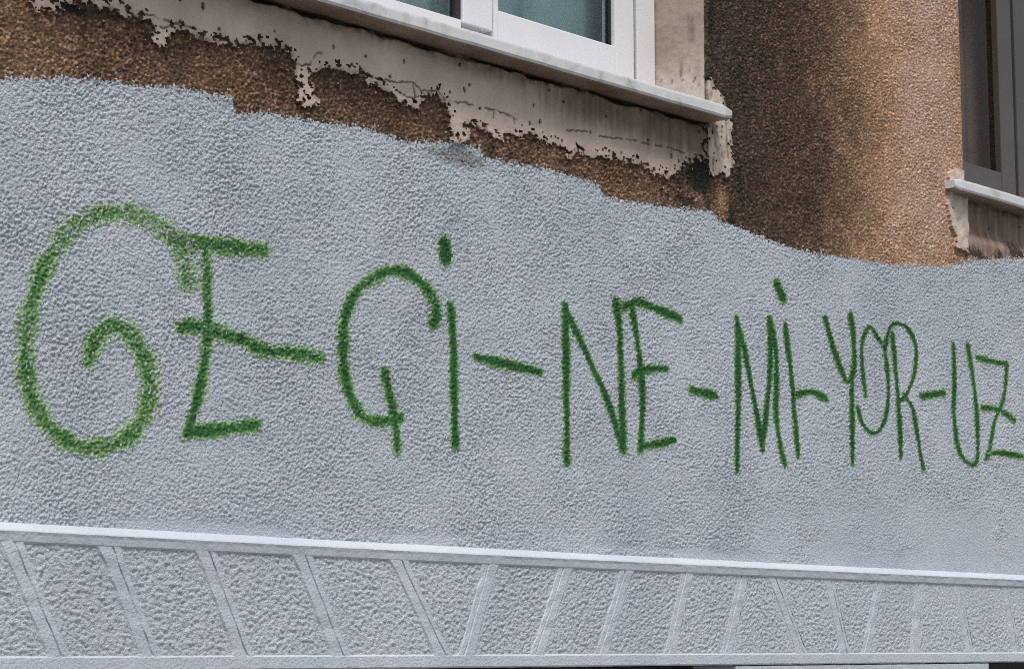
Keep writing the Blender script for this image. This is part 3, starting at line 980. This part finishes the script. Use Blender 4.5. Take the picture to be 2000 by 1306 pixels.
for i, (t0, b0, w) in enumerate(lines):
    nS = 26
    v = []
    fad = float(sstep(500, 1700, RIBS[i][0]))
    top = float(ledge_z(t0)) - RAIL + 0.006; bot = zB1 - 0.007
    prof = RP if t0 < b0 else [(1 - s, y) for s, y in RP][::-1]
    for s in np.linspace(0, 1, nS):
        z = top + (bot - top) * s
        for k, (a_, y) in enumerate(prof):
            wv = 0.0030 * float(perlin(np.array([s * 9.0]), np.array([k * 0.7 + i * 9.1]), 171)[0])
            flare = 0.012 * (math.exp(-s * 16) + math.exp(-(1 - s) * 18))
            x = t0 + (b0 - t0) * s + (a_ - 0.5) * (w + 2 * flare) + wv
            yy = y + wv * 0.5
            if k not in (0, len(prof) - 1):
                yy += -0.0006 + 0.0028 * fad + 0.0018 * float(perlin(np.array([s * 5.0 + 3]), np.array([i * 5.3]), 173)[0])
            v.append((x, yy, z))
    q = grid_quads(len(prof), nS)[:, ::-1]
    mesh_np('frieze_rib', np.array(v), q, M_WHITE_SMOOTH, rail, dict(dirt=np.zeros(len(v))), smooth=False)
for i in range(len(lines) - 1):
    t0, b0, w0 = lines[i]; t1, b1, w1 = lines[i + 1]
    l0t, l0b = t0 + w0 * 0.42, b0 + w0 * 0.42
    l1t, l1b = t1 - w1 * 0.42, b1 - w1 * 0.42
    if l1t - l0t < 0.02: l1t = l0t + 0.02
    if l1b - l0b < 0.02: l1b = l0b + 0.02
    top = float(ledge_z((t0 + t1) / 2)) - RAIL + 0.006; bot = zB1 - 0.004
    nX = max(12, int(max(l1t - l0t, l1b - l0b) / 0.0032)); nZ = int((top - bot) / 0.003)
    S, T = np.meshgrid(np.linspace(0, 1, nX), np.linspace(0, 1, nZ))
    Z = bot + (top - bot) * T
    X = (l0b + (l0t - l0b) * T) * (1 - S) + (l1b + (l1t - l1b) * T) * S
    dd, rr_ = pebbles(X / 0.0095 + 0.5 * perlin(X / 0.02, Z / 0.02, 181), Z / 0.0074, 183)
    rel = 0.5 * np.clip(1 - dd * 1.2, 0, 1) * (0.3 + 0.7 * rr_) + 0.75 * fbm(X / 0.0125, Z / 0.0082, 185, 3)
    edge = np.minimum(np.minimum(S, 1 - S) * (l1t - l0t), np.minimum(T, 1 - T) * (top - bot))
    fade = sstep(0.0, 0.014, edge)
    fa = 1 - 0.55 * sstep(1450, 1900, RIBS[i][0]) * sstep(0.3, 0.9, T)
    Y = FR_Y + 0.0052 - (0.0066 * rel * fa) * (0.5 + 0.5 * fade)
    v = np.stack([X.ravel(), Y.ravel(), Z.ravel()], -1)
    mesh_np('frieze_panel', v, grid_quads(nX, nZ), M_WHITE, rail, dict(dirt=np.zeros(len(v))))

# ------------------------------------------------------------------ shop fronts below
pA = ptx(1416, 1300, 0.0)[0]; pB = ptx(1911, 1296, 0.0)[0]
zj = ptx(1660, 1293, -0.02)[1]
bm = bmesh.new()
bm_box(bm, pA, pB, -0.041, 0.24, -0.02, zB0 - 0.003, 0.003)
obj('pier', bm, M_WHITE_SMOOTH, B, label='smooth white pier between the dark shop openings')
bm = bmesh.new()
bm_box(bm, -9.5, -8.9, -0.022, 0.24, -0.02, zB0 - 0.003, 0.004)
obj('pier', bm, M_WHITE_SMOOTH, B)
bm = bmesh.new()
bm_box(bm, 8.9, 9.5, -0.022, 0.24, -0.02, zB0 - 0.003, 0.004)
obj('pier', bm, M_WHITE_SMOOTH, B)
for (x0, x1, n_) in ((-8.9, pA, 5), (pB, 8.9, 4)):
    bm = bmesh.new()
    bm_box(bm, x0, x1, 0.12, 0.20, zB0 - 0.06, zB0 - 0.004, 0.003)
    bm_box(bm, x0, x1, 0.10, 0.24, -0.02, 0.32, 0.003)
    for k in range(n_ + 1):
        x = x0 + (x1 - x0 - 0.06) * k / n_
        bm_box(bm, x, x + 0.06, 0.13, 0.19, 0.321, zB0 - 0.061, 0.003)
    sw = obj('shop_window', bm, M_SHOPMETAL, B, label='dark framed shop window under the frieze')
    for k in range(n_):
        xl = x0 + (x1 - x0 - 0.06) * k / n_ + 0.061; xr_ = x0 + (x1 - x0 - 0.06) * (k + 1) / n_ - 0.001
        box('pane', (xl, xr_, 0.155, 0.163, 0.322, zB0 - 0.062), M_GLASS_DARK, sw)
    bm = bmesh.new()
    bm_box(bm, x0, x1, 1.4, 1.45, -0.02, zB0 + 0.3)
    bm_box(bm, x0, x1, 0.26, 1.4, zB0 + 0.02, zB0 + 0.07)
    obj('shop_interior', bm, M_DARKROOM, B)
# rest of the building: returns and back so that it is a closed volume
bm = bmesh.new()
bm_box(bm, -9.5, -9.44, 0.03, 6.0, -0.02, 6.4)
bm_box(bm, 9.44, 9.5, 0.03, 6.0, -0.02, 6.4)
bm_box(bm, -9.44, 9.44, 5.94, 6.0, -0.02, 6.4)
obj('side_wall', bm, M_PLASTER, B)
bm = bmesh.new()
bm_box(bm, -9.7, 9.7, -0.25, 6.2, 6.4, 6.6, 0.01)
obj('roof', bm, M_CONCRETE, B)
